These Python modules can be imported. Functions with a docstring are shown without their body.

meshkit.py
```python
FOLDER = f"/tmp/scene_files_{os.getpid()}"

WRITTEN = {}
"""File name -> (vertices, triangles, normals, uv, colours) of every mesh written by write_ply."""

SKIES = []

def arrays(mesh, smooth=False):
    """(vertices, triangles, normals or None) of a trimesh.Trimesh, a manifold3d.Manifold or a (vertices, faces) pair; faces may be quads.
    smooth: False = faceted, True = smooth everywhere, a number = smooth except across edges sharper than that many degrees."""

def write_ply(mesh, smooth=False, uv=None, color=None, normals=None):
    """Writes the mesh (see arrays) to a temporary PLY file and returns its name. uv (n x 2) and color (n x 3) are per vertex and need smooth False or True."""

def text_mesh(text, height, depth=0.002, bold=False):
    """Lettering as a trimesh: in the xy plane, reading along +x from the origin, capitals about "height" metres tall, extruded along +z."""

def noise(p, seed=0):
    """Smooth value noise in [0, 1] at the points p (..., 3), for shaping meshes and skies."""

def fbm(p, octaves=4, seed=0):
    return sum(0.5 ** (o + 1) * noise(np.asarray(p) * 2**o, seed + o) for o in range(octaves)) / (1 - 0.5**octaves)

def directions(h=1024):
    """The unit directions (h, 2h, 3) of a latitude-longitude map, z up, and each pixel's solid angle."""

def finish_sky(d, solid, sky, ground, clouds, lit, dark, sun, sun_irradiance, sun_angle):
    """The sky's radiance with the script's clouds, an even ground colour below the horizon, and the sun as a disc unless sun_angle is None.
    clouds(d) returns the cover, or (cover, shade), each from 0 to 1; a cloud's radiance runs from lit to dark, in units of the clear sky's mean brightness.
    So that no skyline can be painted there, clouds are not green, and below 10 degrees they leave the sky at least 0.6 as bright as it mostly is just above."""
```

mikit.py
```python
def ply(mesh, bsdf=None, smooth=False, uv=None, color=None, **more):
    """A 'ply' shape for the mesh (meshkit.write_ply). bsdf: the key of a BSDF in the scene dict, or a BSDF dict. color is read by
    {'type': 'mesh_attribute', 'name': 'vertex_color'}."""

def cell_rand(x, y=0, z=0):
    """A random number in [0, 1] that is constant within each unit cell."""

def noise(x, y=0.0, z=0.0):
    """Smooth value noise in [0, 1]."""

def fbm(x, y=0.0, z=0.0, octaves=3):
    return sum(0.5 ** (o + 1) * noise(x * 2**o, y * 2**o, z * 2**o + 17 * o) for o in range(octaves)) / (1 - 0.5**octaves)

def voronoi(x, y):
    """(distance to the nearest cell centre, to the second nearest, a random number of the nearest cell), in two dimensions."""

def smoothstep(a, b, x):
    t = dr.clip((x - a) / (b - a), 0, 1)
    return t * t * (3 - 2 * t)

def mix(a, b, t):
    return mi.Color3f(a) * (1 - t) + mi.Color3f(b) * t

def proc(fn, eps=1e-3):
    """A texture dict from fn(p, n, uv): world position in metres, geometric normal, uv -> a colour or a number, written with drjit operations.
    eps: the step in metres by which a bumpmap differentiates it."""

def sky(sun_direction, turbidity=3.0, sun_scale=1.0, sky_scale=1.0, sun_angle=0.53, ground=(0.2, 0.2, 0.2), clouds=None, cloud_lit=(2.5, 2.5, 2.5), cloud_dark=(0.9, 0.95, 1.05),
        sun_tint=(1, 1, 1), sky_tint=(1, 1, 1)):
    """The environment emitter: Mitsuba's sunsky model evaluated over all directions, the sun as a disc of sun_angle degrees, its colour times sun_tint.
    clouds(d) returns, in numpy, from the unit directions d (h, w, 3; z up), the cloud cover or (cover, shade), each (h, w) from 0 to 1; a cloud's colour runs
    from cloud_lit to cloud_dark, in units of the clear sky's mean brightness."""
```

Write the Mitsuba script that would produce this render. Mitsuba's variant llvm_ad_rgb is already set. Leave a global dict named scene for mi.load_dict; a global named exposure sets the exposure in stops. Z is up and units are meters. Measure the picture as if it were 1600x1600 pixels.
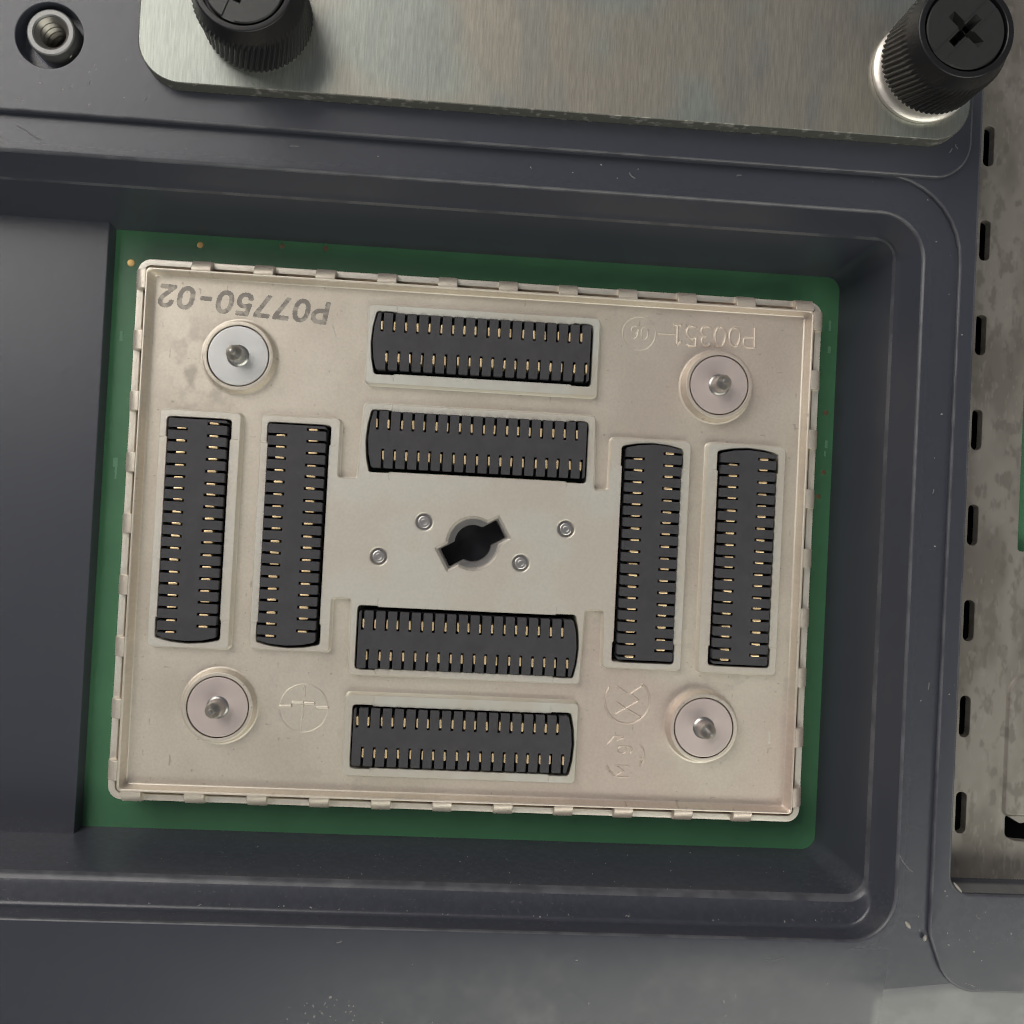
import math, random
import numpy as np, trimesh, mitsuba as mi, drjit as dr, mikit, meshkit
from shapely.geometry import Polygon, Point, box as sbox
from shapely.ops import unary_union
from mikit import noise, fbm, smoothstep, mix
import manifold3d as m3
T = mi.ScalarTransform4f
random.seed(7); rng = np.random.default_rng(7)
MM = 0.001
scene, labels = {}, {}

# ---------------------------------------------------------------- camera, light, exposure
CAM = np.array([-1.66197, 2.03833, 101.96674]) * MM
AIM = np.array([3.888487, 3.755227, 2.135663]) * MM
scene['camera'] = {'type': 'perspective', 'fov': 57.76, 'fov_axis': 'x', 'near_clip': 0.005, 'far_clip': 20.0,
                   'to_world': T().look_at(origin=CAM.tolist(), target=AIM.tolist(), up=[-0.0515925, 0.9985658, 0.0143048])}
exposure = 0.0

def lamp(key, pos, w, h, rgb, label, cat='lamp'):
    scene[key] = {'type': 'rectangle', 'to_world': T().look_at(origin=pos, target=[0, 0, 0], up=[0, 0.3, 1]).scale([w / 2, h / 2, 1]),
                  'bsdf': {'type': 'diffuse', 'reflectance': {'type': 'rgb', 'value': 0.5}},
                  'emitter': {'type': 'area', 'radiance': {'type': 'rgb', 'value': rgb}}}
    labels[key] = {'label': label, 'category': cat}

lamp('window_light', [-0.92, 0.88, 1.12], 1.3, 1.2, [4.6, 4.4, 4.15], 'bright window area to the upper left outside the picture', 'window')
lamp('ceiling_light', [0.70, -1.26, 1.36], 2.3, 0.75, [4.0, 4.0, 3.55], 'ceiling light panel below the picture edge overhead')
scene['room_light'] = {'type': 'constant', 'radiance': {'type': 'rgb', 'value': [0.11, 0.11, 0.13]}}

# ---------------------------------------------------------------- materials
def rgb(*c): return {'type': 'rgb', 'value': list(c)}
def mat(key, bump=None, eps=3e-5, **kw):
    d = {'type': 'principled', **{k: (v if isinstance(v, (dict, float, int)) else rgb(*v)) for k, v in kw.items()}}
    if bump is not None:
        d = {'type': 'bumpmap', 'tex': mikit.proc(bump, eps=eps), 'scale': 1.0, 'bsdf': d}
    scene[key] = {'type': 'twosided', 'bsdf': d}

def shield_col(p, n, uv):
    x, y = p.x * 1000, p.y * 1000
    a = fbm(x * 0.11 + 3, y * 0.11, 0.5, 3)
    b = fbm(x * 0.9, y * 0.9, 4.0, 3)
    g = noise(x * 6, y * 6, 1.0)
    c = mix([0.58, 0.52, 0.435], [0.655, 0.595, 0.505], smoothstep(0.3, 0.7, a))
    c = mix(c, [0.50, 0.455, 0.39], smoothstep(0.58, 0.80, b) * 0.45 * smoothstep(0.35, 0.75, fbm(x * 0.06, y * 0.06, 9.0, 2)))
    c = mix(c, [0.60, 0.50, 0.435], smoothstep(0.40, 0.65, fbm(x * 0.07 + 5, y * 0.09, 15.0, 3)) * smoothstep(0.0, 25.0, x - y * 0.4) * 0.7)
    # a grimy patch left of the upper left post
    d = dr.sqrt(dr.square((x + 30.5) / 6.0) + dr.square((y - 17.0) / 8.5))
    c = mix(c, [0.36, 0.32, 0.27], smoothstep(1.0, 0.2, d) * smoothstep(0.42, 0.78, fbm(x * 0.7, y * 0.7, 2.0, 4)) * 0.7)
    sp = noise(x * 2.1, y * 2.1, 20.0)
    c = mix(c, [0.30, 0.26, 0.21], smoothstep(0.93, 0.99, sp) * 0.5)
    return c * (0.96 + 0.08 * g)
def shield_bump(p, n, uv):
    x, y = p.x * 1000, p.y * 1000
    return (noise(x * 3.1, y * 3.1, p.z * 3000) * 0.006 + noise(x * 8, y * 8, p.z * 8000) * 0.003) * 0.001
mat('nickel', bump=shield_bump, base_color=mikit.proc(shield_col), metallic=0.55, roughness=0.43)
def frame_col(p, n, uv):
    x, y = p.x * 1000, p.y * 1000
    a = fbm(x * 0.15, y * 0.15, 3.0, 3)
    return mix([0.64, 0.59, 0.505], [0.66, 0.63, 0.555], smoothstep(0.35, 0.65, a)) * (0.97 + 0.06 * noise(x * 5, y * 5))
mat('frame_nickel', bump=shield_bump, base_color=mikit.proc(frame_col), metallic=0.5, roughness=0.42)
mat('cool_reflection_nickel', bump=shield_bump, base_color=mikit.proc(lambda p, n, uv: mix([0.60, 0.565, 0.48], [0.63, 0.62, 0.555], smoothstep(0.35, 0.65, fbm(p.x * 170, p.y * 170, 3.0, 3)))), metallic=0.5, roughness=0.42)  # bluish reflection on the horizontal frames painted in as a cooler tint
mat('steel', base_color=(0.62, 0.60, 0.57), metallic=0.9, roughness=0.3)
def disc_bump(p, n, uv):
    x, y = dr.abs(p.x * 1000) - 26.2, dr.abs(p.y * 1000) - 18.85
    r = dr.sqrt(x * x + y * y)
    return noise(r * 9, 1.5) * 0.0000022
mat('thread_steel', base_color=(0.24, 0.225, 0.20), metallic=0.8, roughness=0.35)
mat('sleeve_steel', base_color=(0.20, 0.20, 0.195), metallic=0.6, roughness=0.4)
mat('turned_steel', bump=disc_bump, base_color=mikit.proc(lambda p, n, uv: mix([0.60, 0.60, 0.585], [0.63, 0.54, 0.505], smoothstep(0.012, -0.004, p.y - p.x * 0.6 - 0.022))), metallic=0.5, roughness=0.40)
mat('dull_steel', base_color=(0.42, 0.41, 0.39), metallic=0.9, roughness=0.33)
mat('ink', base_color=mikit.proc(lambda p, n, uv: mix([0.20, 0.18, 0.16], [0.38, 0.34, 0.29], smoothstep(0.42, 0.68, fbm(p.x * 1500 + p.y * 500, p.y * 1500, 1.0, 3)) * 0.8 + 0.25 * smoothstep(-0.022, -0.034, p.x))), metallic=0.1, roughness=0.55)
mat('black_plastic', bump=lambda p, n, uv: noise(p.x * 9000, p.y * 9000) * 0.000003, base_color=mikit.proc(lambda p, n, uv: mi.Color3f(0.048, 0.047, 0.051) * (0.85 + 0.3 * fbm(p.x * 900, p.y * 900, 2.0, 3))), roughness=0.5, specular=0.4)
mat('void_black', base_color=(0.014, 0.014, 0.017), roughness=0.9, specular=0.1)
mat('gold', base_color=(0.92, 0.70, 0.40), metallic=0.7, roughness=0.35)
mat('dull_gold', base_color=(0.78, 0.58, 0.33), metallic=0.7, roughness=0.45)
mat('copper_pad', base_color=(0.62, 0.42, 0.16), metallic=0.6, roughness=0.4)
mat('brown_pad', base_color=(0.15, 0.11, 0.06), metallic=0.3, roughness=0.4)
mat('board_green', base_color=mikit.proc(lambda p, n, uv: mix([0.044, 0.138, 0.066], [0.052, 0.162, 0.078], fbm(p.x * 200, p.y * 200, 1.0, 3))), roughness=0.42, specular=0.5)
mat('silkscreen', base_color=(0.10, 0.23, 0.14), roughness=0.6)
def housing_col(p, n, uv):
    x, y = p.x * 1000, p.y * 1000
    c = mix([0.036, 0.040, 0.053], [0.046, 0.049, 0.060], fbm(x * 0.08, y * 0.08, p.z * 80, 3))
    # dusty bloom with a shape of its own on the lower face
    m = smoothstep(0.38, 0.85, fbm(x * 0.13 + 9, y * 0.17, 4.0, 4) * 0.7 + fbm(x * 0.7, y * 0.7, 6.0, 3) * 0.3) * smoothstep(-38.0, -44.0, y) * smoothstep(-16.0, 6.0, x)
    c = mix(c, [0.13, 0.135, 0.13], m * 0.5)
    # corner outside the fold: its bright reflection painted in, mottled with dusty smudges
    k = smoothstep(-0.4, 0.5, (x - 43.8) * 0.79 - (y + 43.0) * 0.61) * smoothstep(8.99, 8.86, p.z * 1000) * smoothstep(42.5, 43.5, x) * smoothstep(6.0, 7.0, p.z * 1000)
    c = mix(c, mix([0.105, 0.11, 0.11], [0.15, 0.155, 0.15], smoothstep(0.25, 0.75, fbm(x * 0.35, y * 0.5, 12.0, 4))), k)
    # fine settled dust on the lower ledge
    d = smoothstep(0.78, 0.95, noise(x * 5.5, y * 5.5, p.z * 5500)) * smoothstep(0.3, 0.6, fbm(x * 0.2, y * 0.2, 8.0, 3))
    c = mix(c, [0.12, 0.12, 0.115], d * smoothstep(-31.0, -34.0, y) * smoothstep(-39.0, -38.0, y) * 0.5)
    haze_ = smoothstep(0.35, 0.7, fbm(x * 2.2, y * 2.2, p.z * 2200 + 5.0, 3)) * smoothstep(-31.0, -34.0, y) * smoothstep(-38.6, -37.6, y)
    c = mix(c, [0.085, 0.089, 0.115], haze_ * 0.14)
    return c
def housing_bump(p, n, uv):
    return (noise(p.x * 5000, p.y * 5000, p.z * 5000) * 0.004 + noise(p.x * 1200, p.y * 1200, p.z * 1200) * 0.004) * 0.001
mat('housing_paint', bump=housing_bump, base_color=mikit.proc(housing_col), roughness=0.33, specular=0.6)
mat('housing_worn_highlight', base_color=mikit.proc(lambda p, n, uv: mix([0.05, 0.052, 0.062], [0.088, 0.090, 0.100], smoothstep(0.25, 0.7, fbm(p.x * 500, p.y * 500, p.z * 500, 3)))), roughness=0.40, specular=0.6)  # rubbed edges, with the fillet highlights put into the lighter colour
mat('scuffed_paint', base_color=(0.12, 0.12, 0.125), roughness=0.6)
mat('chipped_edge', base_color=(0.34, 0.32, 0.28), metallic=0.3, roughness=0.55)
def brushed_col(p, n, uv):
    x, y = p.x * 1000, p.y * 1000
    s = noise(x * 9.5, y * 0.8, 1.0) * 0.5 + noise(x * 4.1, y * 0.25, 9.0) * 0.15 + noise(x * 21.0, y * 1.7, 2.0) * 0.35
    b = fbm(x * 0.10, y * 0.10, 5.0, 3)
    t = fbm(x * 0.35, y * 0.12, 7.0, 3)
    c = mix([0.40, 0.372, 0.312], [0.355, 0.38, 0.34], smoothstep(0.40, 0.62, b))
    c = mix(c, [0.29, 0.31, 0.295], smoothstep(0.45, 0.75, t) * 0.45)
    return c * (0.76 + 0.42 * s)
def brushed_bump(p, n, uv):
    x, y = p.x * 1000, p.y * 1000
    return (noise(x * 9.0, y * 0.4, 1.0) + 0.5 * noise(x * 22.0, y * 0.8, 3.0)) * 0.0000035
mat('brushed_zinc', bump=brushed_bump, eps=1e-5, base_color=mikit.proc(brushed_col), metallic=0.75, roughness=0.42)
mat('sheared_edge', bump=lambda p, n, uv: noise(p.x * 4000, p.y * 4000, p.z * 3000) * 0.00004, base_color=mikit.proc(lambda p, n, uv: mix([0.16, 0.16, 0.14], [0.40, 0.39, 0.35], smoothstep(0.55, 0.8, fbm(p.x * 1500, p.y * 1500, p.z * 1500, 3)))), metallic=0.6, roughness=0.5)
def sheet_col(p, n, uv):
    x, y = p.x * 1000, p.y * 1000
    a, b = fbm(x * 0.25, y * 0.13, 2.0, 4), fbm(x * 1.3, y * 0.7, 6.0, 3)
    c = mix([0.185, 0.168, 0.145], [0.275, 0.255, 0.225], smoothstep(0.3, 0.7, a))
    c = mix(c, [0.15, 0.135, 0.115], smoothstep(0.52, 0.75, b) * 0.6)
    return mix(c, [0.34, 0.32, 0.29], smoothstep(0.66, 0.8, fbm(x * 2.6, y * 0.9, 11.0, 3)) * 0.28)
mat('galvanised', bump=lambda p, n, uv: fbm(p.x * 700, p.y * 400, 1.0, 3) * 0.00003, base_color=mikit.proc(sheet_col), metallic=0.5, roughness=0.5)
mat('knob_black', base_color=(0.010, 0.010, 0.011), roughness=0.38, specular=0.4)
mat('screw_black', base_color=(0.030, 0.031, 0.030), roughness=0.40, specular=0.5, metallic=0.2)
mat('bright_steel', base_color=(0.68, 0.64, 0.58), metallic=0.7, roughness=0.38)
mat('dust', base_color=(0.26, 0.25, 0.24), roughness=0.9)

# ---------------------------------------------------------------- mesh helpers (millimetres)
def M(v, f): return trimesh.Trimesh(np.asarray(v, float), np.asarray(f, int), process=False)
def cat(*ms):
    m = trimesh.util.concatenate([x for x in ms]); m.merge_vertices(digits_vertex=6); return m
def arc_corner(P0, P1, P2, r, n):
    a, b = P0 - P1, P2 - P1
    la, lb = np.linalg.norm(a), np.linalg.norm(b); a, b = a / la, b / lb
    c = np.clip(a @ b, -1, 1); phi = math.acos(c)
    if r < 1e-6 or phi > math.pi - 1e-3: return [P1] * n if n == 1 else [P1 + (a * 1e-4 * (1 - k / (n - 1)) + b * 1e-4 * k / (n - 1)) for k in range(n)]
    t = min(r / math.tan(phi / 2), 0.49 * la, 0.49 * lb); r = t * math.tan(phi / 2)
    cen = P1 + (a + b) / np.linalg.norm(a + b) * r / math.sin(phi / 2)
    s, e = P1 + a * t - cen, P1 + b * t - cen
    a0 = math.atan2(s[1], s[0]); d = (math.atan2(e[1], e[0]) - a0 + math.pi) % (2 * math.pi) - math.pi
    return [cen + r * np.array([math.cos(a0 + d * k / (n - 1)), math.sin(a0 + d * k / (n - 1))]) for k in range(n)]
def ring(pts, r=0.3, off=0.0, n=5):
    """Filleted polygon (counter-clockwise), grown by off; the same number of points for every off."""
    P = [np.array(p[:2], float) for p in pts]; R = [p[2] if len(p) > 2 else r for p in pts]; N = len(P)
    nrm = []
    for i in range(N):
        e = P[(i + 1) % N] - P[i]; e /= np.linalg.norm(e); nrm.append(np.array([e[1], -e[0]]))
    Q = []
    for i in range(N):
        n0, n1 = nrm[i - 1], nrm[i]; Q.append(P[i] + off * (n0 + n1) / (1 + n0 @ n1))
    out = []
    for i in range(N):
        e0, e1 = P[i] - P[i - 1], P[(i + 1) % N] - P[i]
        convex = e0[0] * e1[1] - e0[1] * e1[0] > 0
        rr = max(R[i] + (off if convex else -off), 0.02) if R[i] > 0 else 0
        out += arc_corner(Q[i - 1], Q[i], Q[(i + 1) % N], rr, n)
    return np.array(out)
def rect(x0, x1, y0, y1): return [(x0, y0), (x1, y0), (x1, y1), (x0, y1)]
def lift(r2, z): return np.column_stack([r2, np.full(len(r2), float(z))])
def loft(rings, closed=True):
    n = len(rings[0]); v = np.vstack(rings); f = []
    for k in range(len(rings) - 1):
        i = np.arange(n if closed else n - 1); j = (i + 1) % n
        a, b, c, d = k * n + i, k * n + j, (k + 1) * n + j, (k + 1) * n + i
        f += [np.column_stack([a, b, c]), np.column_stack([a, c, d])]
    return M(v, np.vstack(f))
def cap(outer, holes, z, down=False):
    v, f = trimesh.creation.triangulate_polygon(Polygon(outer, holes), engine='earcut')
    m = M(lift(v, z), f)
    if (m.face_normals[:, 2].sum() < 0) != down: m.invert()
    return m
def prism(pts, layers, r=0.3, n=5, holes=()):
    """layers: (off, z) from the bottom up. holes: (pts, r, layers from the top down)."""
    rs = [lift(ring(pts, r, o, n), z) for o, z in layers]
    parts, hs = [loft(rs)], []
    for hp, hr, hl in holes:
        hrs = [lift(ring(hp, hr, o, n), z) for o, z in hl]
        parts.append(loft(hrs)); hs.append(hrs[0][:, :2])
    parts.append(cap(rs[-1][:, :2], hs, layers[-1][1]))
    return cat(*parts)
def lathe(prof, n=64, cx=0, cy=0):
    a = np.arange(n) * 2 * np.pi / n
    rs = [np.column_stack([cx + r * np.cos(a), cy + r * np.sin(a), np.full(n, z)]) for r, z in prof]
    return cat(loft(rs))
def extr(poly, z0, z1):
    ms = []
    for g in getattr(poly, 'geoms', [poly]):
        m = trimesh.creation.extrude_polygon(g, z1 - z0, engine='earcut'); m.apply_translation([0, 0, z0]); ms.append(m)
    return trimesh.util.concatenate(ms)
def ridge(pts, w, h, z=0.0, closed=False):
    """A raised weld-like bead along a polyline, as cast lettering has."""
    p = np.array(pts, float)
    if closed: t = np.roll(p, -1, 0) - np.roll(p, 1, 0)
    else: t = np.gradient(p, axis=0)
    t /= np.linalg.norm(t, axis=1, keepdims=True); nn = np.column_stack([-t[:, 1], t[:, 0]])
    rows = []
    for u, q in ((-1, -0.05), (-0.72, 0.55), (-0.3, 0.95), (0.3, 0.95), (0.72, 0.55), (1, -0.05)):
        rows.append(np.column_stack([p + nn * u * w / 2, np.full(len(p), z + q * h)]))
    m = loft([r for r in rows], closed)
    if not closed:
        for s in (0, -1):
            q = np.array([r[s] for r in rows]); c = q.mean(0); c[:2] += (t[s] * (w * 0.4 if s else -w * 0.4)); c[2] = z - 0.05 * h
            vv = np.vstack([q, c]); ff = [(i, i + 1, len(q)) for i in range(len(q) - 1)]
            m = trimesh.util.concatenate([m, M(vv, ff)])
    return cat(m)
def dens(pts, step=0.12):
    out = []
    for a, b in zip(pts[:-1], pts[1:]):
        a, b = np.array(a, float), np.array(b, float); k = max(1, int(np.linalg.norm(b - a) / step))
        out += [a + (b - a) * i / k for i in range(k)]
    return np.array(out + [np.array(pts[-1], float)])
def circ(cx, cy, r, a0=0, a1=360, n=40):
    a = np.radians(np.linspace(a0, a1, n, endpoint=a1 - a0 != 360)); return np.column_stack([cx + r * np.cos(a), cy + r * np.sin(a)])

def surf_grid(rows): return cat(loft([np.array(r, float) for r in rows], closed=False))

# ---------------------------------------------------------------- scene helpers
def numbered(key):
    if key not in scene and not any(k.startswith(key + '__') for k in scene) and key not in labels: return key
    i = 1
    while f'{key}_{i:03d}' in scene or f'{key}_{i:03d}' in labels or any(k.startswith(f'{key}_{i:03d}__') for k in scene): i += 1
    return f'{key}_{i:03d}'
counts = {}
def fresh(key):
    c = counts.get(key, 0); counts[key] = c + 1
    return key if c == 0 else f'{key}_{c:03d}'
def obj(name, mesh, m, parent=None, smooth=30, label=None, kind=None):
    key = fresh((parent + '__' if parent else '') + name)
    if isinstance(mesh, dict): scene[key] = mesh
    else:
        mm = mesh.copy(); mm.apply_scale(MM); scene[key] = mikit.ply(mm, m, smooth=smooth)
    l = {}
    if label: l['label'] = label
    if kind: l['kind'] = kind
    if l: labels[key] = l
    return key
def thing(name, label, cat_, group=None):
    key = fresh(name); labels[key] = {'label': label, 'category': cat_}
    if group: labels[key]['group'] = group
    return key

# ================================================================ 1. the housing
HZ = 9.0
hs = thing('equipment_housing', 'dark grey painted equipment housing with a deep rectangular recess around the green board', 'housing')
def rec(x1, y0, y1, r): return [(-75, y0, 0.0), (x1, y0, r), (x1, y1, r), (-75, y1, 0.0)]
CTRL = [(41.0, -33.2, 33.0, 1.6, -4.2), (41.05, -33.2, 33.05, 1.6, -3.5), (43.05, -34.9, 34.72, 2.0, 5.9), (43.45, -37.9, 35.15, 3.2, 6.5), (44.75, -38.15, 36.5, 4.8, HZ), (45.6, -39.0, 37.3, 5.6, HZ)]
raw = np.array([lift(ring(rec(a, b, c, r), 0.0, 0, 14), z) for a, b, c, r, z in CTRL])     # contours, outward
FIL = [0, 0.6, 0.9, 0.45, 0.28, 0]
rows, edges = [raw[0]], {}
for k in range(1, len(raw) - 1):
    p0, p1, p2 = raw[k - 1], raw[k], raw[k + 1]
    d0, d2 = p0 - p1, p2 - p1
    l0, l2 = np.linalg.norm(d0, axis=1, keepdims=True), np.linalg.norm(d2, axis=1, keepdims=True)
    t = np.minimum(FIL[k], 0.45 * np.minimum(l0, l2))
    a, b = p1 + d0 / l0 * t, p1 + d2 / l2 * t
    edges[k] = len(rows)
    for u in np.linspace(0, 1, 6): rows.append((1 - u) ** 2 * a + 2 * u * (1 - u) * p1 + u * u * b)
rows.append(raw[-1])
full = loft(rows)                      # normals come from the whole surface, so the strips shade as one
W0 = 0.0
def piece(lo, hi): return cat(loft(rows[lo:hi + 1]))
eB, eA = edges[4], edges[2]
obj('recess_wall', cat(loft(rows[:eA + 2])), 'housing_paint', hs, smooth=50)
obj('worn_highlight_edge', cat(loft(rows[eA + 1:eA + 5])), 'housing_worn_highlight', hs, smooth=50)  # strip over the rubbed fillet, highlight painted in
obj('recess_wall', cat(loft(rows[eA + 4:eB + 1])), 'housing_paint', hs, smooth=50)
obj('worn_highlight_edge', cat(loft(rows[eB:eB + 5])), 'housing_worn_highlight', hs, smooth=50)
obj('recess_wall', cat(loft(rows[eB + 4:])), 'housing_paint', hs, smooth=50)
inner = raw[-1][:, :2]
# the face round the recess, and the folded skirt at its lower right corner
def tl(y):
    u = max(-39.0 - y, 0.0); return HZ - 0.065 * (u - 2.2 * (1 - math.exp(-u / 2.2)))
a_, b_, c_, t_ = (44.9, -36.2), (43.8, -43.0), (42.0, -90.0), (47.9, -37.9)
low = [(-75, -39), (-75, -90), c_, b_, (44.45, -39)]
skp = [t_, b_, c_, (90, -90), (90, -37.9)]
face = Polygon([(-75.0001, -90), (90, -90), (90, 75), (-75.0001, 75)]).difference(Polygon(inner).union(sbox(-80, -38.999, -74.9, 37.299))).difference(Polygon(low)).difference(Polygon(skp)).difference(sbox(49.5, -33.6, 86, 75.1)).difference(Point(-43.9, 47.6).buffer(4))
fv = [cap(np.array(g.exterior.coords)[:-1], [np.array(i.coords)[:-1] for i in g.interiors], HZ) for g in getattr(face, 'geoms', [face]) if g.area > 0.05]
obj('front_face', cat(*fv), 'housing_paint', hs)
def zskirt(x, y): return HZ - 0.19 * ((x - b_[0]) * .79 - (y - b_[1]) * .61)
edge = lambda y: 44.45 - 0.1625 * (-39 - y) if y > -43 else 43.8 - 1.8 * (-43 - y) / 47.0
ys = [-39, -39.3, -39.7, -40.2, -40.8, -41.5, -42.2, -43, -44, -45.5, -48, -52, -60, -90]
us = [0, .4, .7, .85, .93, .97, .985, 1]
def low_pt(u, y):
    x = -75 + (edge(y) + 75) * u; zr = HZ if y > -43 else zskirt(edge(y), y); k = max((u - .93) / .07, 0) ** 2
    return (x, y, tl(y) * (1 - k) + zr * k)
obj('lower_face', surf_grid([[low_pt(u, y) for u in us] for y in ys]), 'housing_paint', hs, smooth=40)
sk = cap(np.array(skp, float), [], 0); sk.vertices[:, 2] = [zskirt(x, y) if abs(y + 37.9) > 1e-6 else HZ for x, y, _ in sk.vertices]
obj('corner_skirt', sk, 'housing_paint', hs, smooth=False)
# raised border right of and above the recess, with the opening over the metal strip
frame_out = [(-75, 40.25, 0), (48.35, 40.25, 8.5), (48.35, 20, 0), (48.15, -37.0, 3), (50.2, -42.75, 4.2), (90, -42.95, 0), (90, 75, 0), (-75, 75, 0)]
frame_out = [(-75, 40.25, 0)] + [(-75, 75, 0), (90, 75, 0), (90, -42.95, 0), (50.2, -42.75, 4.2), (48.15, -37.0, 3), (48.35, 20, 0), (48.35, 40.25, 8.5)][::-1][::-1]
def ccw(p):
    a = sum(p[i - 1][0] * p[i][1] - p[i][0] * p[i - 1][1] for i in range(len(p)))
    return p if a > 0 else p[::-1]
frame_out = ccw(frame_out)
win = ccw([(50.1, -32.95, 2.0), (85, -32.95, 0), (85, 74, 0), (50.1, 74, 0)])
obj('raised_border', prism(frame_out, [(0.06, 1.0), (0.06, HZ + .28), (0.03, HZ + .42), (-0.05, HZ + .5)], 0, 10,
    holes=[([(-43.9 + 3.8 * math.cos(a), 47.6 + 3.8 * math.sin(a), 0) for a in np.linspace(0, 2 * np.pi, 24, endpoint=False)], 0, [(0, HZ + .5), (0, HZ)]), (win, 0, [(0.18, HZ + .5), (0.06, HZ + .46), (0, HZ + .36), (-0.1, 4.0)])]), 'housing_paint', hs, smooth=50)
PZ = HZ + 0.95
plat = ccw([(-75, 40.14, 0), (48.75, 40.14, 3.8), (48.75, 72, 0), (-75, 72, 0)])
HOLE = (-43.9, 47.6)
hole = [(HOLE[0] + 3.25 * math.cos(a), HOLE[1] + 3.25 * math.sin(a), 0) for a in np.linspace(0, 2 * np.pi, 48, endpoint=False)]
hl = lambda r, z: lift(circ(*HOLE, r, n=48), z)
plat_rs = [lift(ring(plat, 0, o, 10), z) for o, z in [(0.1, HZ + .3), (0.05, HZ + .75), (0.02, HZ + .88), (-.06, PZ)]]
obj('raised_platform', cat(loft(plat_rs), cap(plat_rs[-1][:, :2], [hl(3.36, PZ)[:, :2]], PZ), loft([hl(3.36, PZ), hl(3.26, PZ - .05), hl(3.2, PZ - .2), hl(3.15, 8.0), hl(2.25, 8.0)])), 'housing_paint', hs, smooth=40)
sh = ccw([(-75, -33.7, 0), (-41.65, -33.7, .3), (-41.65, 33.5, .3), (-75, 33.5, 0)])
obj('left_shelf', prism(sh, [(0.15, -4), (0.0, -1.95), (-.05, -1.84), (-.16, -1.8)], 0, 5), 'housing_paint', hs)
for q, z, n_ in ((frame_out, HZ + .5, 10), (plat, PZ, 10)):
    obj('worn_highlight_edge', cat(loft([lift(ring(q, 0, o, n_), z + dz) for o, dz in ((.075, -.24), (.065, -.1), (.01, .012), (-.16, .014))])), 'housing_worn_highlight', hs, smooth=60)
obj('worn_highlight_edge', cat(loft([lift(ring(win, 0, o, 10), HZ + .5 + dz) for o, dz in ((.22, .012), (.05, .0), (-.03, -.16))])), 'housing_worn_highlight', hs, smooth=60)
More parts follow.
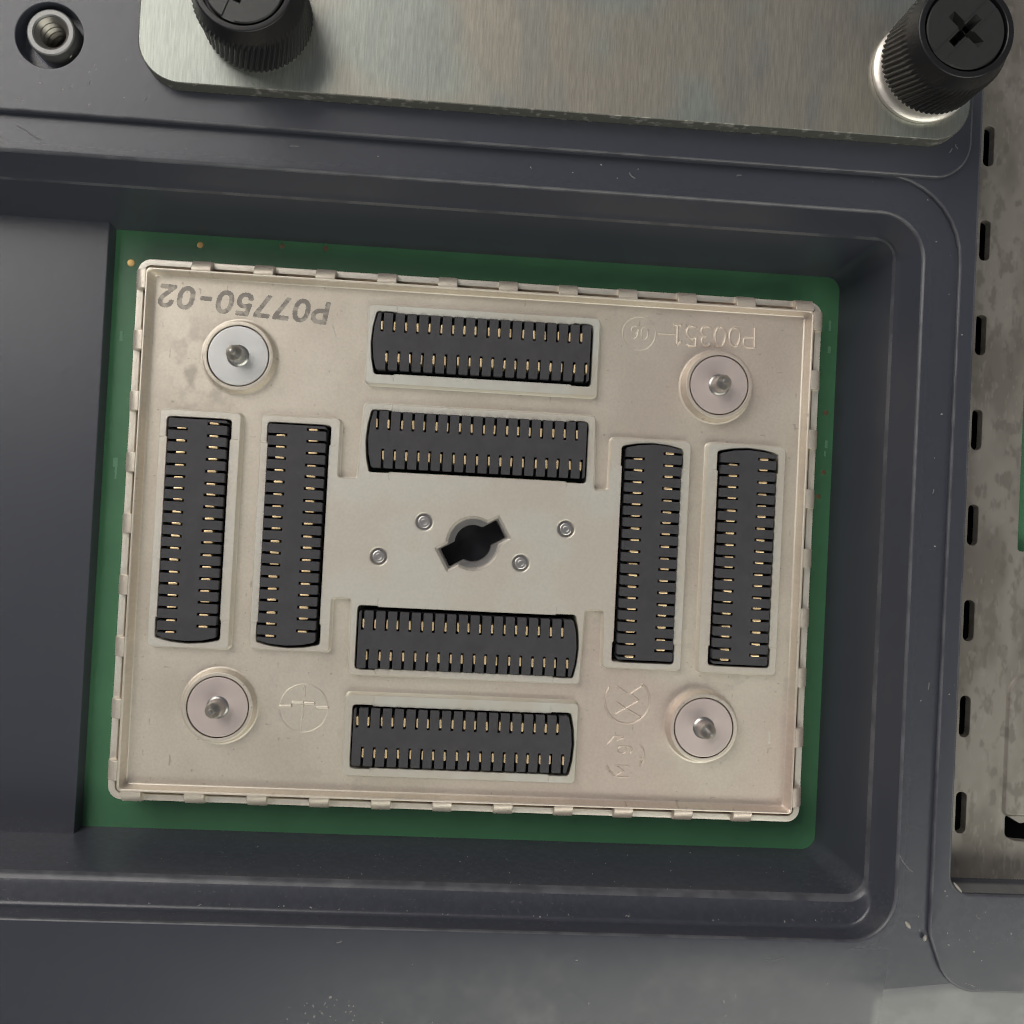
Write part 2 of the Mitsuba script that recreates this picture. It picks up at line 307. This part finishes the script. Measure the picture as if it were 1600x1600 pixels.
# chipped paint: bare metal on the outer corner and on the lip
chip = circ(54.35, -38.45, 4.28, 232, 262, 14); wd = 0.30 * np.sin(np.linspace(0.05, np.pi - .05, 14))
obj('bare_metal_chip', cat(loft([np.column_stack([chip + 0.06 * (chip - [54.35, -38.45]) / 4.28, np.full(14, HZ + .30)]), np.column_stack([chip - (wd[:, None]) * (chip - [54.35, -38.45]) / 4.28, np.full(14, HZ + .51)])], closed=False)), 'bright_steel', hs, label='bare metal chip on the rounded outer corner')

sc = []
def scuff(x, y, z, L, deg, w=.14):
    a = math.radians(deg); p = dens([(x - L / 2 * math.cos(a), y - L / 2 * math.sin(a)), (x + random.uniform(-.1, .1), y + random.uniform(-.1, .1)), (x + L / 2 * math.cos(a), y + L / 2 * math.sin(a))], .1)
    sc.append(ridge(p, w, .035, z))
for q in ((45.3, -29.9, HZ, 1.2, -55), (46.0, -30.7, HZ, .9, -40), (46.6, 43.0, PZ, .5, 60), (47.2, 43.45, PZ, .5, 120), (44.9, 39.75, HZ + .01, 1.6, 10), (45.6, 39.6, HZ + .01, 1.3, -8), (-34.4, 42.06, PZ, .5, 55), (-39.8, 43.3, PZ, .35, 80), (-46, 38.4, HZ, 2.2, -30), (-45.2, 38.0, HZ, 1.4, -25), (32.4, -40.2, HZ - .02, 2.0, 8), (-11.4, -39.6, HZ, .5, 20), (14, 38.4, HZ, .8, -40), (25, 39.2, HZ, .5, 10), (-20, 38.9, HZ, .9, 5), (46.8, 8.0, HZ, .4, 80), (47.2, -12.0, HZ, .7, 85), (53.2, -35.2, HZ + .5, .6, -40)):
    scuff(*q)
obj('scuff_mark', cat(*sc), 'scuffed_paint', hs, kind='stuff')
nb = lambda x, y, z, a, b, c, deg: trimesh.creation.icosphere(2).apply_scale([a, b, c]).apply_transform(trimesh.transformations.rotation_matrix(math.radians(deg), [0, 0, 1])).apply_translation([x, y, z])
for q in ((47.75, -37.55, HZ + .35, .32, .18, .2, 70), (46.1, -36.4, HZ, .45, .2, .12, -50), (51.0, -32.35, HZ + .3, .7, .16, .16, -48)):
    obj('bare_metal_chip', nb(*q), 'chipped_edge', hs)
# ================================================================ 2. the green board
pcb = thing('circuit_board', 'large green circuit board at the bottom of the recess under the metal shield', 'circuit board')
obj('board', prism(ccw(rect(-70, 46, -40, 40)), [(0, -5.1), (0, -3.55), (-.05, -3.5)], 0.5), 'board_green', pcb)
for x, y, r, m in ((-39.75, 29.43, .42, 'copper_pad'), (-32.29, 31.95, .36, 'copper_pad'), (-23.23, 32.45, .3, 'brown_pad'), (-18.37, 32.5, .32, 'brown_pad'), (40.08, 17.25, .3, 'brown_pad'), (40.1, 10.32, .3, 'brown_pad'), (39.62, 7.47, .3, 'brown_pad')):
    obj('via_pad', lathe([(0.001, -3.44), (r * .8, -3.44), (r, -3.47), (r, -3.5)], 20, x, y), m, pcb)
for x, y, w, h in ((-40.35, 21.2, .35, 1.1), (-40.2, 7.1, .5, 1.0), (-40.1, 6.0, .2, 1.4), (40.1, 27.4, .25, 1.2), (40.15, 24.6, .35, .8), (40.3, 13.6, .3, .9), (40.2, 12.5, .25, .6)):
    obj('printed_mark', prism(ccw(rect(x - w / 2, x + w / 2, y - h / 2, y + h / 2)), [(0, -3.5), (0, -3.47)], 0), 'silkscreen', pcb)

# ================================================================ 3. the connector shield
sd = thing('connector_shield', 'cast nickel coloured shield plate with eight connector openings and a raised rim', 'shield plate')
def rr2(a, b, r): return ccw([(-a, -b, r), (a, -b, r), (a, b, r), (-a, b, r)])
OPEN = [(0.04, 21.38, 0, 3.42), (0.04, 10.70, 0, 3.38), (-.33, -10.55, 180, 3.44), (-.30, -21.24, 180, 3.42), (-30.05, .30, 90, 3.42), (-19.42, .27, 90, 3.39), (19.10, -.19, -90, 3.42), (29.80, -.14, -90, 3.43)]
def rot(p, cx, cy, deg):
    c, s = math.cos(math.radians(deg)), math.sin(math.radians(deg)); return [(cx + c * q[0] - s * q[1], cy + s * q[0] + c * q[1], *q[2:]) for q in p]
def opening(i):
    cx, cy, a, w = OPEN[i]; L, k = 11.84, 0.13
    q = [(-L, -w, .35), (-9.75, -w, .05), (-9.6, -w + k, .05), (9.6, -w + k, .05), (9.75, -w, .05), (L, -w, .35), (L, w, .35), (9.75, w, .05), (9.6, w - k, .05), (-9.6, w - k, .05), (-9.75, w, .05), (-L, w, .35), (-L - .34, 1.75, 2), (-L - .48, 0, 3), (-L - .34, -1.75, 2)]
    return rot(q, cx, cy, a)
prof = [(37.72, 29.08, 1.5, -3.4), (37.72, 29.08, 1.5, .05), (37.67, 29.03, 1.45, .15), (37.55, 28.91, 1.35, .2), (37.00, 28.40, .8, .2), (36.95, 28.36, .75, .15), (36.94, 28.35, .75, -.8), (36.46, 27.90, .5, -.8), (36.45, 27.89, .48, 1.2), (36.40, 27.84, .45, 1.28), (36.28, 27.72, .42, 1.30), (36.18, 27.62, .4, 1.22), (35.92, 27.46, .35, .20), (35.84, 27.40, .32, .07), (35.68, 27.24, .3, 0.0)]
prs = [lift(ring(rr2(a, b, r), 0, 0, 8), z) for a, b, r, z in prof]
fl_holes = [ring(opening(i), .3, .25, 5) for i in range(8)] + [circ(-.1, .13, 4.3, n=40)]
obj('pan', cat(loft(prs[5:]), cap(prs[-1][:, :2], fl_holes, 0.0)), 'nickel', sd, smooth=35)
obj('rim_ledge', cat(loft(prs[:6])), 'frame_nickel', sd, smooth=35)
# finger tabs standing on the rim, one mesh each
def tab(length):
    pr = [(0, -.3), (0, 1.25), (.06, 1.33), (.25, 1.34), (.60, 1.24), (.95, 1.02), (1.20, .68), (1.33, -.1)]
    rs = []
    for x, i in ((-length / 2, .04), (-length / 2 + .05, 0), (length / 2 - .05, 0), (length / 2, .04)):
        rs.append(np.array([(x, v - (i if j in range(2, 7) else 0) * 0.6, z - (i if 0 < j < 7 else 0)) for j, (v, z) in enumerate(pr)]))
    m = loft(rs, closed=False)
    for r, s in ((rs[0], 0), (rs[-1], 1)):
        c = np.vstack([r, [[r[0][0], .4, .4]]]); f = [(i, i + 1, len(r)) for i in range(len(r) - 1)] + [(len(r) - 1, 0, len(r))]
        m = trimesh.util.concatenate([m, M(c, f)])
    return cat(m)
tb = tab(2.05)
def place_tab(x, y, deg):
    m = tb.copy(); m.apply_transform(trimesh.transformations.rotation_matrix(math.radians(deg), [0, 0, 1])); m.apply_translation([x, y, 0]); obj('finger_tab', m, 'nickel', sd, smooth=35)
for k in range(11): place_tab(-30.7 + 6.602 * k, 27.82, 0)
for k in range(11): place_tab(-34.93 + 6.586 * k, -27.82, 180)
for k in range(9): place_tab(-36.38, 26.66 - 6.55 * k, 90)
for k in range(9): place_tab(36.38, 26.77 - 6.607 * k, -90)
# raised frames round the openings
LAY = [(.24, -.02), (.14, .06), (.03, .78), (.0, .86), (-.05, .9)]
HL = [(.06, .9), (0, .84), (0, -2.6)]
def hole_of(i): return (opening(i), .3, HL)
for i, q in ((0, rect(-12.65, 12.6, 16.95, 25.5)), (3, rect(-12.9, 12.28, -25.45, -16.75)), (4, rect(-34.2, -25.7, -12.45, 12.87)), (7, rect(25.3, 34.0, -12.77, 12.52))):
    obj('raised_frame', prism(ccw(q), LAY, .45, 5, holes=[hole_of(i)]), 'cool_reflection_nickel' if i in (0, 3) else 'frame_nickel', sd, smooth=35)
cen = ccw([(-23.5, 12.84), (-15.1, 12.84), (-15.1, 6.5), (-12.95, 6.5), (-12.6, 14.75), (12.6, 14.75), (12.8, 6.55), (14.55, 6.7), (14.55, 12.5), (23.35, 12.5), (23.35, -12.65), (14.72, -12.65), (14.6, -6.45), (12.5, -6.45), (12.2, -14.6), (-12.8, -14.6), (-12.9, -6.4), (-15.05, -6.4), (-15.05, -12.3), (-23.5, -12.3)])
def keyhole(R, hlen, hw, n=0):
    a = math.radians(30.0); s = math.asin(hw / R); pts = []
    base = [(math.sqrt(R * R - hw * hw), -hw, .12), (hlen, -hw, .12), (hlen, hw, .12), (math.sqrt(R * R - hw * hw), hw, .12)]
    top = [(R * math.cos(t), R * math.sin(t), 0) for t in np.linspace(s, math.pi - s, 16)[1:-1]]
    q = base + top + [(-x, -y, r) for x, y, r in base] + [(-x, -y, r) for x, y, r in top]
    return rot(q, -.1, .13, math.degrees(a))
RIV = [(-5.54, 2.21), (-10.24, -1.77), (9.94, 2.22), (5.18, -1.75)]
rh = lambda x, y: [(x + 1.0 * math.cos(t), y + 1.0 * math.sin(t), 0) for t in np.linspace(0, 2 * np.pi, 28, endpoint=False)]
obj('raised_frame', prism(cen, LAY, .4, 5, holes=[hole_of(1), hole_of(2), hole_of(5), hole_of(6), (keyhole(2.88, 3.84, 1.42), 0, [(.14, .9), (.0, .74), (-.02, .70), (-.02, -.7)])]
    + [(rh(*c), 0, [(0.10, .9), (0, .87), (-.08, .78), (-.1, .2)]) for c in RIV]), 'frame_nickel', sd, smooth=35, label='raised centre block joining four openings round the keyhole')
# seam marks where the casting inserts met
sm = []
for i in range(8):
    cx, cy, a, w = OPEN[i]
    for sx in (-9.68, 9.68):
        for sy in (-1, 1):
            L = .72
            q = dens([(sx + random.uniform(-.1, .1), sy * (w + .02)), (sx + random.uniform(-.08, .08), sy * (w + L * .5)), (sx + random.uniform(-.1, .1), sy * (w + L))], .1)
            sm.append(ridge([p[:2] for p in rot([tuple(p) for p in q], cx, cy, a)], .13, .06, .9))
obj('casting_seam', cat(*sm), 'frame_nickel', sd, kind='stuff')
# latch plate under the keyhole
kl = keyhole(2.88, 3.84, 1.42)
obj('keyhole_liner', cat(loft([lift(ring(kl, 0, o, 5), z) for o, z in ((.02, .62), (-.05, .60), (-.17, .45), (-.19, .38), (-.19, -.7))])), 'bright_steel', sd, smooth=35)
kh = keyhole(2.05, 3.5, 1.12)
obj('latch_plate', cat(prism([(x, y, 0) for x, y in circ(-.1, .13, 4.6, n=40)], [(0, -1.2), (0, -.55)], 0, 2, holes=[(kh, 0, [(0.03, -.55), (-.03, -.62), (-.03, -3.0)])])), 'dull_steel', sd)
obj('latch_well', cat(prism([(x, y, 0) for x, y in circ(-.1, .13, 4.6, n=30)], [(0, -3.3), (0, -2.6)], 0, 2)), 'void_black', sd)
for x, y in RIV:
    obj('rivet', lathe([(0.001, .86), (.25, .87), (.3, .83), (.36, .86), (.56, .86), (.64, .82), (.67, .7), (.68, .2), (1.2, .2)], 36, x, y), 'steel', sd)
# guide posts in their bosses
for k, (x, y) in enumerate(((-26.34, 19.01), (26.04, 18.91), (-26.43, -18.66), (26.12, -18.75))):
    dz = 0.45 if x > 0 else 0.05
    obj('boss', lathe([(4.2, 0), (4.02, .05), (3.92, .18), (3.76, .86 + dz), (3.70, .95 + dz), (3.62, .98 + dz), (3.36, .98 + dz), (3.31, .93 + dz), (3.30, .3), (3.0, .3)], 72, x, y), 'nickel', sd)
    g = obj('guide_post', lathe([(r, z + dz) for r, z in [(.001, 4.0), (.2, 3.98), (.28, 3.9), (.31, 3.8), (.31, 3.5), (.36, 3.4), (.74, 3.0), (.86, 2.75), (.88, 2.5), (.90, 1.3), (.98, 1.12), (1.14, 1.02), (1.2, .96)]], 40, x, y), 'dull_steel', sd)
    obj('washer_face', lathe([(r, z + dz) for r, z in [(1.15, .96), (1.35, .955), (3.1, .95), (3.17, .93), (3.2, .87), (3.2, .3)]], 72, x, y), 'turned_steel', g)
# stamped and cast lettering (it stands upside down in the picture)
txt = meshkit.text_mesh('P07750-02', 2.6, 0.02, bold=True)
b = txt.bounds; txt.apply_translation(-b[0]); w = b[1][0] - b[0][0]
v = txt.vertices.copy(); v[:, 0] *= 18.15 / w; v[:, 1] *= 2.5 / (b[1][1] - b[0][1]); v[:, 0] += 0.12 * v[:, 1]; txt.vertices = v
txt.apply_transform(trimesh.transformations.rotation_matrix(math.radians(180 - 2.75), [0, 0, 1])); txt.apply_translation([-16.95, 25.62, .015])
txt = trimesh.util.concatenate([txt] + [txt.copy().apply_translation([.055 * math.cos(k), .055 * math.sin(k), .003 * (j + 1)]) for j, k in enumerate((0.3, 1.8, 3.4, 4.9))])
obj('ink_lettering', txt, 'ink', sd, label='grey ink stamp P07750-02, upside down', smooth=False)
E_ = lambda cx, cy, rx, ry, a0=0, a1=360, n=22: [(cx + rx * math.cos(math.radians(a)), cy + ry * math.sin(math.radians(a))) for a in np.linspace(a0, a1, n)]
GLY = {'P': [[(0, 0), (0, 1)], [(0, 1), (.38, 1)] + E_(.36, .74, .22, .26, 80, -80, 9) + [(0, .48)]], '0': [E_(.3, .5, .27, .48)],
       '3': [E_(.28, .75, .24, .24, 150, -85, 12) + E_(.28, .26, .27, .26, 85, -150, 12)], '5': [[(.52, 1), (.1, 1), (.06, .55)] + E_(.27, .33, .28, .32, 130, -140, 14)],
       '1': [[(.1, .8), (.3, 1), (.3, 0)], [(.1, 0), (.5, 0)]], '-': [[(-.1, .5), (.75, .5)]], '6': [E_(.45, .3, .42, .7, 100, 180, 10) + E_(.3, .28, .27, .27, 180, -170, 20)],
       'M': [[(0, 0), (0, 1), (.4, .35), (.8, 1), (.8, 0)]], 'g': [E_(.3, .38, .27, .3), [(.57, .68), (.57, -.1)] + E_(.3, -.1, .27, .25, 0, -150, 10)]}
def cast_text(s, h, adv, ox, oy, deg, w=.26, hh=.13):
    ms, x = [], 0
    for ch in s:
        for st in GLY[ch]:
            ms.append(ridge([q[:2] for q in rot([tuple(p) for p in dens([(x + a * h, c * h) for a, c in st], .1)], ox, oy, deg)], w, hh))
        x += adv
    return ms
ct = cast_text('P00351', 2.2, 1.62, 30.15, 25.75, 181.5, .42, .22) + [ridge(dens([(21.25, 24.5), (19.3, 24.45)]), .24, .15)]
obj('cast_lettering', cat(*ct), 'nickel', sd, smooth=60, label='raised cast lettering P00351 with a dash, upside down')
obj('cast_lettering', cat(ridge(circ(17.14, 24.35, 1.85, n=60), .16, .06, closed=True), *cast_text('06', 1.45, 1.1, 18.2, 25.15, 180, .2, .08)), 'nickel', sd, smooth=60, label='faint cast circle with 06, upside down')
XX = [[(16.52, -14.81), (17.76, -15.6)], [(18.12, -15.58), (19.33, -14.74)], [(18.12, -15.6), (19.05, -16.3)], [(19.09, -16.34), (16.54, -17.9)], [(16.56, -16.57), (17.44, -17.11), (19.31, -18.1)]]
obj('cast_emblem', cat(ridge(circ(17.8, -16.39, 2.5, -215, 50, 60), .28, .16), *[ridge(dens(q), .28, .16) for q in XX]), 'nickel', sd, smooth=60, label='cast circle with crossed strokes')
MG = cast_text('M', 1.55, 0, 18.35, -24.75, 90, .2, .14) + cast_text('g', 1.5, 0, 18.05, -22.25, 90, .2, .14)
MG += [ridge(dens(q), .2, .14) for q in ([(15.77, -21.32), (16.57, -20.32)], [(16.6, -20.32), (17.55, -20.32)], [(16.82, -20.84), (17.56, -20.46)], [(19.47, -21.18), (19.85, -21.65), (20.05, -22.13), (19.98, -22.66)], [(19.57, -22.41), (19.63, -23.64)], [(19.62, -23.5), (19.98, -22.7)], [(15.83, -23.51), (16.5, -24.46)], [(15.83, -23.51), (16.1, -24.2), (16.6, -24.63), (17.5, -24.82), (18.39, -24.74)])]
obj('cast_emblem', cat(*MG), 'nickel', sd, smooth=60, label='cast recycling arrows round the letters Mg')
PL = [[(-20.07, -18.47), (-18.84, -18.42)], [(-18.72, -18.07), (-17.56, -18.02)], [(-17.42, -18.08), (-16.39, -18.04)], [(-16.09, -18.48), (-14.89, -18.43)]]
PV = [[(-17.56, -16.15), (-17.42, -17.32)], [(-17.57, -18.3), (-17.51, -19.47)], [(-17.67, -19.82), (-17.73, -21.15)]]
obj('cast_emblem', cat(ridge(circ(-17.5, -18.6, 2.6, n=70), .17, .07, closed=True), *[ridge(dens(q), .5, .17) for q in PL], *[ridge(dens(q), .25, .09) for q in PV]), 'nickel', sd, smooth=60, label='cast circle with a broken cross')

obj('scratch', cat(ridge(dens([(-16.65, 23.3), (-16.35, 22.4), (-16.05, 21.5)]), .12, .05), ridge(dens([(33.9, -19.2), (33.95, -20.4)]), .3, .03)), 'frame_nickel', sd, kind='stuff')
# ================================================================ 4. eight connectors
WHERE = ['horizontal black pin connector nearest the top edge of the shield', 'horizontal black pin connector just above the central keyhole', 'horizontal black pin connector just below the central keyhole', 'horizontal black pin connector nearest the bottom edge of the shield',
         'upright black pin connector nearest the left edge of the shield', 'upright black pin connector second from the left edge, left of the keyhole', 'upright black pin connector just right of the central keyhole', 'upright black pin connector nearest the right edge of the shield']
CONN = [(0.0, 21.50), (0.08, 10.88), (-.35, -10.72), (-.36, -21.18), (-30.05, .34), (-19.56, .31), (19.22, -.10), (29.77, -.12)]
BL, BW, PIT = 11.58, 3.07, 1.27
top_x = [-11.12 + PIT * k for k in range(18)]; bot_x = [-10.42 + PIT * k for k in range(18)]
body = Polygon([(-BL, -BW), (BL, -BW), (BL, BW), (-BL, BW), (-BL - .33, 1.7), (-BL - .46, 0), (-BL - .33, -1.7)]).buffer(-.25).buffer(.25)
slots = unary_union([sbox(x - .15, 1.02, x + .15, 5) for x in top_x] + [sbox(x - .15, -5, x + .15, -1.02) for x in bot_x])
teeth = body.difference(slots).buffer(-.09, quad_segs=3).buffer(.09, quad_segs=3)
cb = trimesh.util.concatenate([extr(body, -3.4, -.4), extr(teeth, -.4, 1.40), extr(teeth.buffer(-.045, quad_segs=2), 1.40, 1.45)])
pin = prism(ccw([(-.15, -.5, .14), (.15, -.5, .14), (.15, .5, .14), (-.15, .5, .14)]), [(0, -.4), (0, 1.30), (-.03, 1.38), (-.08, 1.42)], 0, 3)
cb.apply_scale(MM); pin.apply_scale(MM)
body_ply = mikit.ply(cb, 'black_plastic', smooth=False); pin_plys = [mikit.ply(pin, m_, smooth=40) for m_ in ('gold', 'gold', 'dull_gold')]
for i, (cx, cy) in enumerate(CONN):
    c = thing('pin_connector', WHERE[i], 'connector', 'pin connectors in the shield openings')
    W = T().translate([cx * MM, cy * MM, 0]).rotate([0, 0, 1], OPEN[i][2])
    obj('body', {**body_ply, 'to_world': W}, None, c)
    for xs, y in ((top_x, 1.71), (bot_x, -1.71)):
        for x in xs:
            obj('contact_pin', {**random.choice(pin_plys), 'to_world': W @ T().translate([(x + random.uniform(-.015, .015)) * MM, (y + random.uniform(-.03, .03)) * MM, random.uniform(-.05, 0) * MM]).rotate([0, 0, 1], random.uniform(-3, 3)).rotate([0, 1, 0], random.uniform(-6, 6))}, None, c)

# ================================================================ 5. the bracket, thumb screws and insert
bz0, bz1 = PZ, PZ + 1.65
bk = thing('steel_bracket', 'brushed zinc plated steel bracket along the top edge, held by two black thumb screws', 'bracket')
bq = ccw([(-34.9, 43.15, 4.2), (47.6, 43.2, 3.8), (47.6, 72, 0), (-34.9, 72, 0)])
brs = [lift(ring(bq, 0, o, 12), z) for o, z in [(0.02, bz0 + .003), (.03, bz0 + .2), (0.0, bz1 - .12), (-.05, bz1 - .03), (-.12, bz1)]]
wob = rng.normal(0, .03, brs[0].shape); wob[:, 2] = 0; brs[0] += wob
obj('plate', cap(brs[-1][:, :2], [], bz1), 'brushed_zinc', bk)
obj('sheared_edge', cat(loft(brs)), 'sheared_edge', bk, smooth=50)
def thumb_screw(cx, cy, z0, label, deg, bush):
    t = thing('thumb_screw', label, 'thumb screw', 'black knurled thumb screws')
    n = 62 * 6; a = np.arange(n) * 2 * np.pi / n; ph = (np.arange(n) % 6) / 6.0
    tooth = np.array([0, .5, .95, 1.0, .95, .5])[np.arange(n) % 6] * .22
    prof = [(4.6, 0, 0), (4.85, .08, .5), (5.0, .3, 1), (5.0, 4.2, 1), (5.0, 4.45, .8), (4.98, 4.8, .15), (4.94, 5.0, 0), (4.56, 6.26, 0), (4.48, 6.36, 0), (4.36, 6.40, 0), (4.0, 6.4, 0), (3.93, 6.34, 0), (3.91, 5.5, 0), (3.0, 5.5, 0)]
    rs = [np.column_stack([(r + k * tooth) * np.cos(a + .055 * z), (r + k * tooth) * np.sin(a + .055 * z), np.full(n, z)]) for r, z, k in prof]
    kb = cat(loft(rs)); kb.apply_translation([cx, cy, z0]); obj('knob', kb, 'knob_black', t, smooth=35)
    cyl = lambda r, h, z: m3.Manifold.cylinder(h, r, r, 72).translate([0, 0, z])
    hd = m3.Manifold.cylinder(.12, 3.68, 3.58, 72).translate([0, 0, 6.2]) + cyl(3.68, 1.2, 5.0)
    bx = lambda w, l, h, z, d: m3.Manifold.cube([l, w, h], True).rotate([0, 0, d]).translate([0, 0, z])
    cross = m3.Manifold.hull(bx(.85, 4.1, .02, 6.5, 0) + bx(.5, 1.9, .02, 4.6, 0)) + m3.Manifold.hull(bx(.85, 4.1, .02, 6.5, 90) + bx(.5, 1.9, .02, 4.6, 90))
    hd = hd - bx(1.25, 9, .7, 6.5, 90) - cross
    hm = hd.to_mesh(); hm = M(hm.vert_properties[:, :3], hm.tri_verts)
    hm.apply_transform(trimesh.transformations.rotation_matrix(math.radians(deg), [0, 0, 1])); hm.apply_translation([cx, cy, z0]); obj('screw_head', hm, 'screw_black', t, smooth=25)
    if bush:
        obj('bush', lathe([(5.15, bz1), (5.2, bz1 + .15), (5.18, bz1 + .5), (4.95, bz1 + .7), (4.6, bz1 + .78), (4.35, bz1 + .85), (4.2, bz1 + 1.2), (4.2, z0 + .5)], 80, cx, cy), 'bright_steel', t)
    else:
        obj('bush', lathe([(4.6, bz1), (4.62, bz1 + .15), (4.4, bz1 + .3), (4.2, z0 + .3)], 80, cx, cy), 'bright_steel', t)
thumb_screw(42.4, 49.9, bz1 + 1.9, 'black knurled thumb screw on the right, with cross slotted head and bright bush', -42, True)
thumb_screw(-23.45, 49.6, bz1 + .45, 'black knurled thumb screw on the left, cut by the top edge of the picture', -20, False)
ti = thing('threaded_insert', 'small threaded steel insert in a round hole of the housing, left of the bracket', 'threaded insert')
IX, IY = -43.75, 47.85
obj('sleeve', lathe([(2.32, 5.5), (2.32, 9.9), (2.27, 10.05), (2.15, 10.12), (1.75, 10.12), (1.6, 10.02)], 56, IX, IY), 'sleeve_steel', ti)
thr = [(1.6, 10.02)]
for k in range(14): thr += [(1.60, 9.9 - .8 * k), (1.24, 9.55 - .8 * k), (1.24, 9.42 - .8 * k)]
thr += [(1.56, -2.2), (0.01, -2.3)]
obj('thread', lathe(thr, 56, IX, IY), 'thread_steel', ti, smooth=15)

# ================================================================ 6. the strip at the right
st = thing('metal_strip', 'stained galvanised metal strip with a column of dark slots along the right edge', 'metal strip')
SZ = 5.0
slot_y = [46.0 - 10.28 * k for k in range(8)]
sq = lambda y: ccw([(52.85, y - 2.2, .5), (54.0, y - 2.2, .5), (54.0, y + 2.2, .5), (52.85, y + 2.2, .5)])
wn = ccw([(58.5, 2.3, .4), (70, 2.3, .4), (70, 19.5, .4), (58.5, 19.5, .4)])
vent = ccw([(58.35, -28.3, .6), (59.4, -28.75, .3), (62, -28.9, .3), (64, -26.1, .3), (60.0, -26.9, .3), (58.35, -26.0, .2)])
hh_ = [(.04, SZ), (0, SZ - .04), (0, SZ - 1.0)]
obj('sheet', prism(ccw(rect(49.4, 84, -33.3, 73)), [(0, SZ - 1), (0, SZ)], 0, 5, holes=[(sq(y), 0, hh_) for y in slot_y] + [(wn, 0, hh_), (vent, 0, hh_)]), 'galvanised', st)
obj('embossed_panel', prism(ccw([(58.15, -25.9, .4), (70, -25.9, .4), (70, -11.0, 2.2), (58.15, -11.0, 2.2)]), [(.25, SZ - .02), (.1, SZ + .15), (0, SZ + .32), (-.12, SZ + .38)], 0, 8), 'galvanised', st)
obj('dark_backing', prism(ccw(rect(49.4, 84, -33.3, 73)), [(0, -.6), (0, -.5)], 0), 'void_black', st)
p2 = thing('circuit_board', 'sliver of a second green circuit board behind the metal strip at the right edge', 'circuit board')
obj('board', prism(ccw(rect(56.5, 75, -5, 24)), [(0, 1.6), (0, 3.2)], .3), 'board_green', p2)

# ================================================================ 7. dust
du = []
def speck(x, y, z, s):
    m = trimesh.creation.icosahedron(); m.apply_scale([s * random.uniform(.6, 2.2), s * random.uniform(.5, 1.2), s * .5]); m.apply_transform(trimesh.transformations.rotation_matrix(random.uniform(0, 3.1), [0, 0, 1])); m.apply_translation([x, y, z + s * .2]); return m
for _ in range(45):
    x = random.uniform(-45, 40); du.append(speck(x, -37.2 - random.uniform(0, .6), 6.45, random.uniform(.04, .10)))
for _ in range(90):
    x = random.triangular(-45, 41, 25); u = random.random(); du.append(speck(x, -33.4 - 1.45 * u, -2.6 + 8.1 * u, random.uniform(.03, .07)))
for _ in range(14): yy = random.uniform(-50, -39.5); du.append(speck(random.uniform(-48, 42), yy, tl(yy), random.uniform(.04, .12)))
for _ in range(26): yy = random.gauss(-46.2, .8); du.append(speck(random.uniform(-14.5, -9.5), yy, tl(yy), random.uniform(.05, .11)))
for _ in range(10): du.append(speck(random.uniform(-45, 47), random.uniform(37.8, 39.8), HZ, random.uniform(.03, .08)))
for _ in range(14): du.append(speck(random.uniform(-47, -36), random.uniform(41, 46), PZ, random.uniform(.04, .10)))
for _ in range(10): du.append(speck(random.uniform(45.8, 48), random.uniform(-38, 36), HZ, random.uniform(.03, .08)))
for _ in range(5): du.append(speck(random.uniform(48.5, 49.8), random.uniform(-38, 36), HZ + .5, random.uniform(.04, .09)))
for _ in range(8): du.append(speck(random.uniform(49, 58), random.uniform(-42, -34), HZ + .5, random.uniform(.04, .12)))
obj('dust_specks', cat(*du), 'dust', None, smooth=False)
labels['dust_specks'] = {'label': 'pale dust specks scattered over the dark housing', 'category': 'dust', 'kind': 'stuff'}
